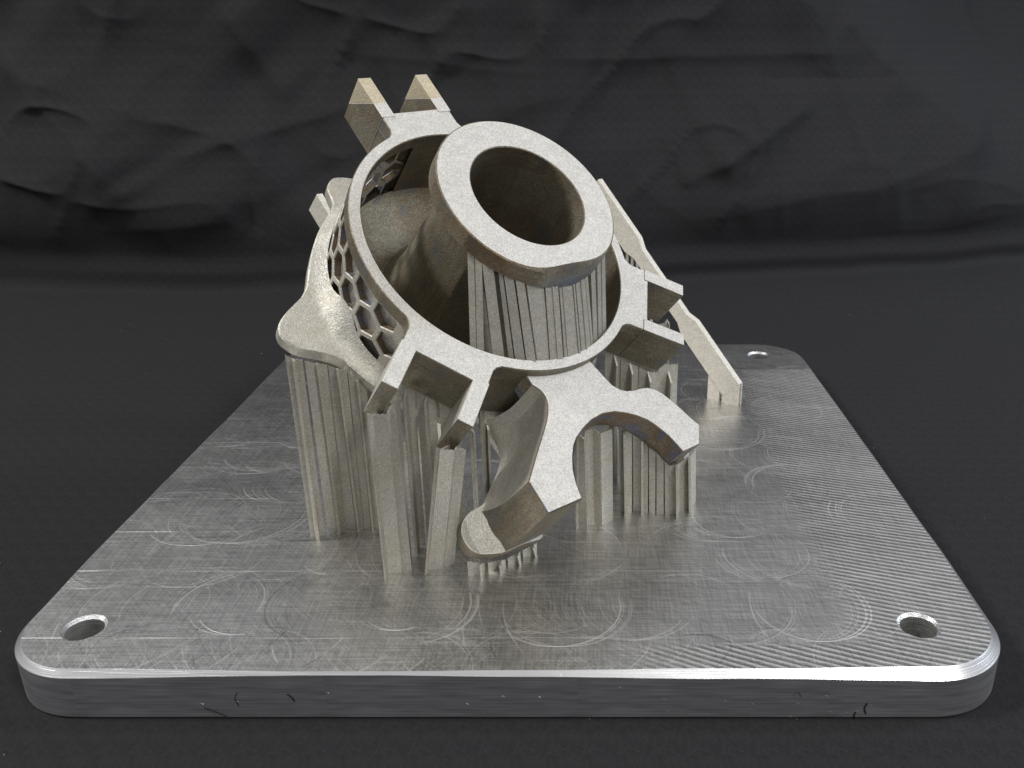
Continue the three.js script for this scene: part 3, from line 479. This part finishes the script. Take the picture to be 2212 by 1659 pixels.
{
  const c = [[470, 558, -16.4], [572, 598, -16.4], [634, 634, -16.4], [644, 640, -16.4], [744, 694, -16.4], [834, 726, -16.4], [844, 730, -16.4], [944, 786, -16.4], [1076, 794, -16.4], [1170, 790, -16.4]].map(q => hang('F', ...q)), P = [];
  for (let k = 0; k < c.length - 1; k++) if (k !== 2 && k !== 5) P.push([c[k][0], c[k + 1][0], c[k][1], c[k + 1][1]]);
  for (const k of [1, 4, 7, 9]) P.push(fin(c[k], [0.3, 0, 1], 0, 0.0032, 0.003));
  const off = V(0.004, 0, -0.008); for (let k = 0; k < 9; k++) P.push([c[k][0].clone().add(off), c[k + 1][0].clone().add(off), c[k][1].clone().add(off), c[k + 1][1].clone().add(off)]);
  support('support_curtain', 'ribbed support curtain under the lower right lug, running down behind the claw', P);
}
{
  const P = []; for (const [x0, y0, x1, y1, w] of [[1060, 262, 1098, 258, -14], [1098, 262, 1120, 250, -14], [1132, 240, 1156, 212, -14], [1156, 214, 1184, 262, -14]]) { const a = hang('F', x0, y0, w), b = hang('F', x1, y1, w); P.push([a[0], b[0], a[1], b[1], 'wall_panel']); }
  support('support_post', 'thin spiked support wall under the upper right lug', P);
}
{
  const p = [[1326, 760, 1318, 488], [1345, 768, 1338, 462], [1404, 772, 1396, 420], [1416, 790, 1412, 396], [1430, 770, 1424, 400]].map(q => post('G', ...q));
  support('support_curtain', 'shadowed support curtain seen through the arc of the claw', run(p));
}
// slats between the tube flange and the rim
{
  const g = thing('flange_support', 'fan of narrow metal support slats between the tube flange and the rim', 'print support', null, O);
  const sl = [[605, 20, 680, 70, 635, 1060, 705, 1095], [692, 88, 765, 150, 712, 1098, 790, 1125], [770, 150, 890, 205, 885, 1150, 1015, 1180], [945, 235, 995, 270, 1065, 1200, 1125, 1235], [1010, 280, 1118, 325, 1140, 1240, 1255, 1290], [1138, 330, 1235, 355, 1270, 1290, 1380, 1330], [1250, 365, 1443, 395, 1392, 1335, 1513, 1290], [1462, 395, 1533, 395, 1525, 1290, 1603, 1290], [1540, 395, 1602, 390, 1610, 1290, 1668, 1285], [1614, 390, 1643, 385, 1685, 1280, 1716, 1275], [1650, 384, 1758, 345, 1722, 1275, 1833, 1230], [1768, 345, 1786, 340, 1843, 1228, 1864, 1222], [1794, 338, 1838, 320, 1872, 1220, 1917, 1200], [1852, 315, 1890, 290, 1927, 1195, 1970, 1120], [1897, 285, 1928, 265, 1978, 1115, 1992, 1060], [1965, 230, 2010, 200, 1995, 1040, 2040, 1000], [2035, 170, 2072, 135, 2050, 980, 2090, 940], [2085, 120, 2122, 60, 2096, 935, 2135, 880]];
  sl.forEach((q, i) => { const dz = (i % 3 - 1) * 0.0003, a = fac('D', q[4], q[5], -2.0).sub(O), b = fac('D', q[6], q[7], -2.0).sub(O), c = fac('D', q[0], q[1] - 14, 15.4).sub(O), d = fac('D', q[2], q[3] - 14, 15.4).sub(O); const m = mesh('slat', panelGeo(a, b, c, d, 0.0005, true), M.support, g); m.position.z = dz; });
  // darker second row behind the gaps
  for (const q of [[700, 200, 760, 220, 800, 1118, 880, 1140], [900, 240, 950, 260, 1000, 1180, 1070, 1195]]) { const a = fac('D', q[4], q[5], -7).sub(O), b = fac('D', q[6], q[7], -7).sub(O), c = fac('D', q[0], q[1], 10).sub(O), d = fac('D', q[2], q[3], 10).sub(O); mesh('slat', panelGeo(a, b, c, d, 0.0005, true), M.support, g); }
}

// ---------------------------------------------------------------- flat test bars standing on edge at 45 degrees
function testBar(label, foot, az, L, flip) {
  const t = thing('test_bar', label, 'test bar', 'slanted test bars behind the housing', foot);
  t.rotation.y = -az * DEG;                                                     // own x runs along the bar's plan direction, y is up
  const k = Math.SQRT1_2, P = (s, e) => V(s * k - e * k, s * k + e * k, 0);        // s along the bar, e across it
  const W = 0.0051, G = 0.0032, out = [];
  const up = [[0, W], [0.032, W], [0.037, G], [0.071, G], [0.076, W], [L, W]];
  for (const [s, e] of up) out.push(P(s, e)); for (const [s, e] of up.slice().reverse()) out.push(P(s, -e));
  const sh = new THREE.Shape(out.map(p => new THREE.Vector2(p.x, p.y)));
  const g = new THREE.ExtrudeGeometry(sh, { depth: 0.0026, bevelEnabled: true, bevelSize: 0.00015, bevelThickness: 0.00015, bevelOffset: -0.00015, bevelSegments: 1 }); g.translate(0.0036, 0.0061, -0.0013);
  mesh('bar', boxUV(toCreasedNormals(g, 0.5)), M.bar, t);
  // thin walls carrying its lower end, and slats under its length
  for (const z of [-0.00115, 0.00115]) {
    mesh('support_wall', panelGeo(V(0, 0, z), V(0.0078, 0, z), V(0, 0.0096, z), V(0.0078, 0.0024, z), 0.0004, false), M.bar, t);
    mesh('support_wall', panelGeo(V(0.0092, 0, z), V(0.0150, 0, z), V(0.0092, 0.0043, z), V(0.0150, 0.0101, z), 0.0004, false), M.bar, t);
  }
  for (let s = 0.046; s < 0.060; s += 0.0028) { const y = s + 0.0025 - 0.0033 / k; mesh('support_slat', panelGeo(V(s, 0, 0), V(s + 0.0012, 0, 0), V(s, y, 0), V(s + 0.0012, y + 0.0012, 0), 0.0004, false), M.support, t); }
  return t;
}
testBar('slanted flat dogbone test bar leaning up from the plate behind the tube flange', gnd('F', 1955, 1165), 221, 0.108);
testBar('slanted flat test bar whose upper end shows behind the lobe of the mounting flange', (() => { const p = ground(...px('A', 470, 1235), 0.0795), d = 0.0036 + 0.104 * Math.SQRT1_2; return V(p.x - Math.cos(221 * DEG) * d, 0, p.z - Math.sin(221 * DEG) * d); })(), 221, 0.104);

renderer.render(scene, camera);
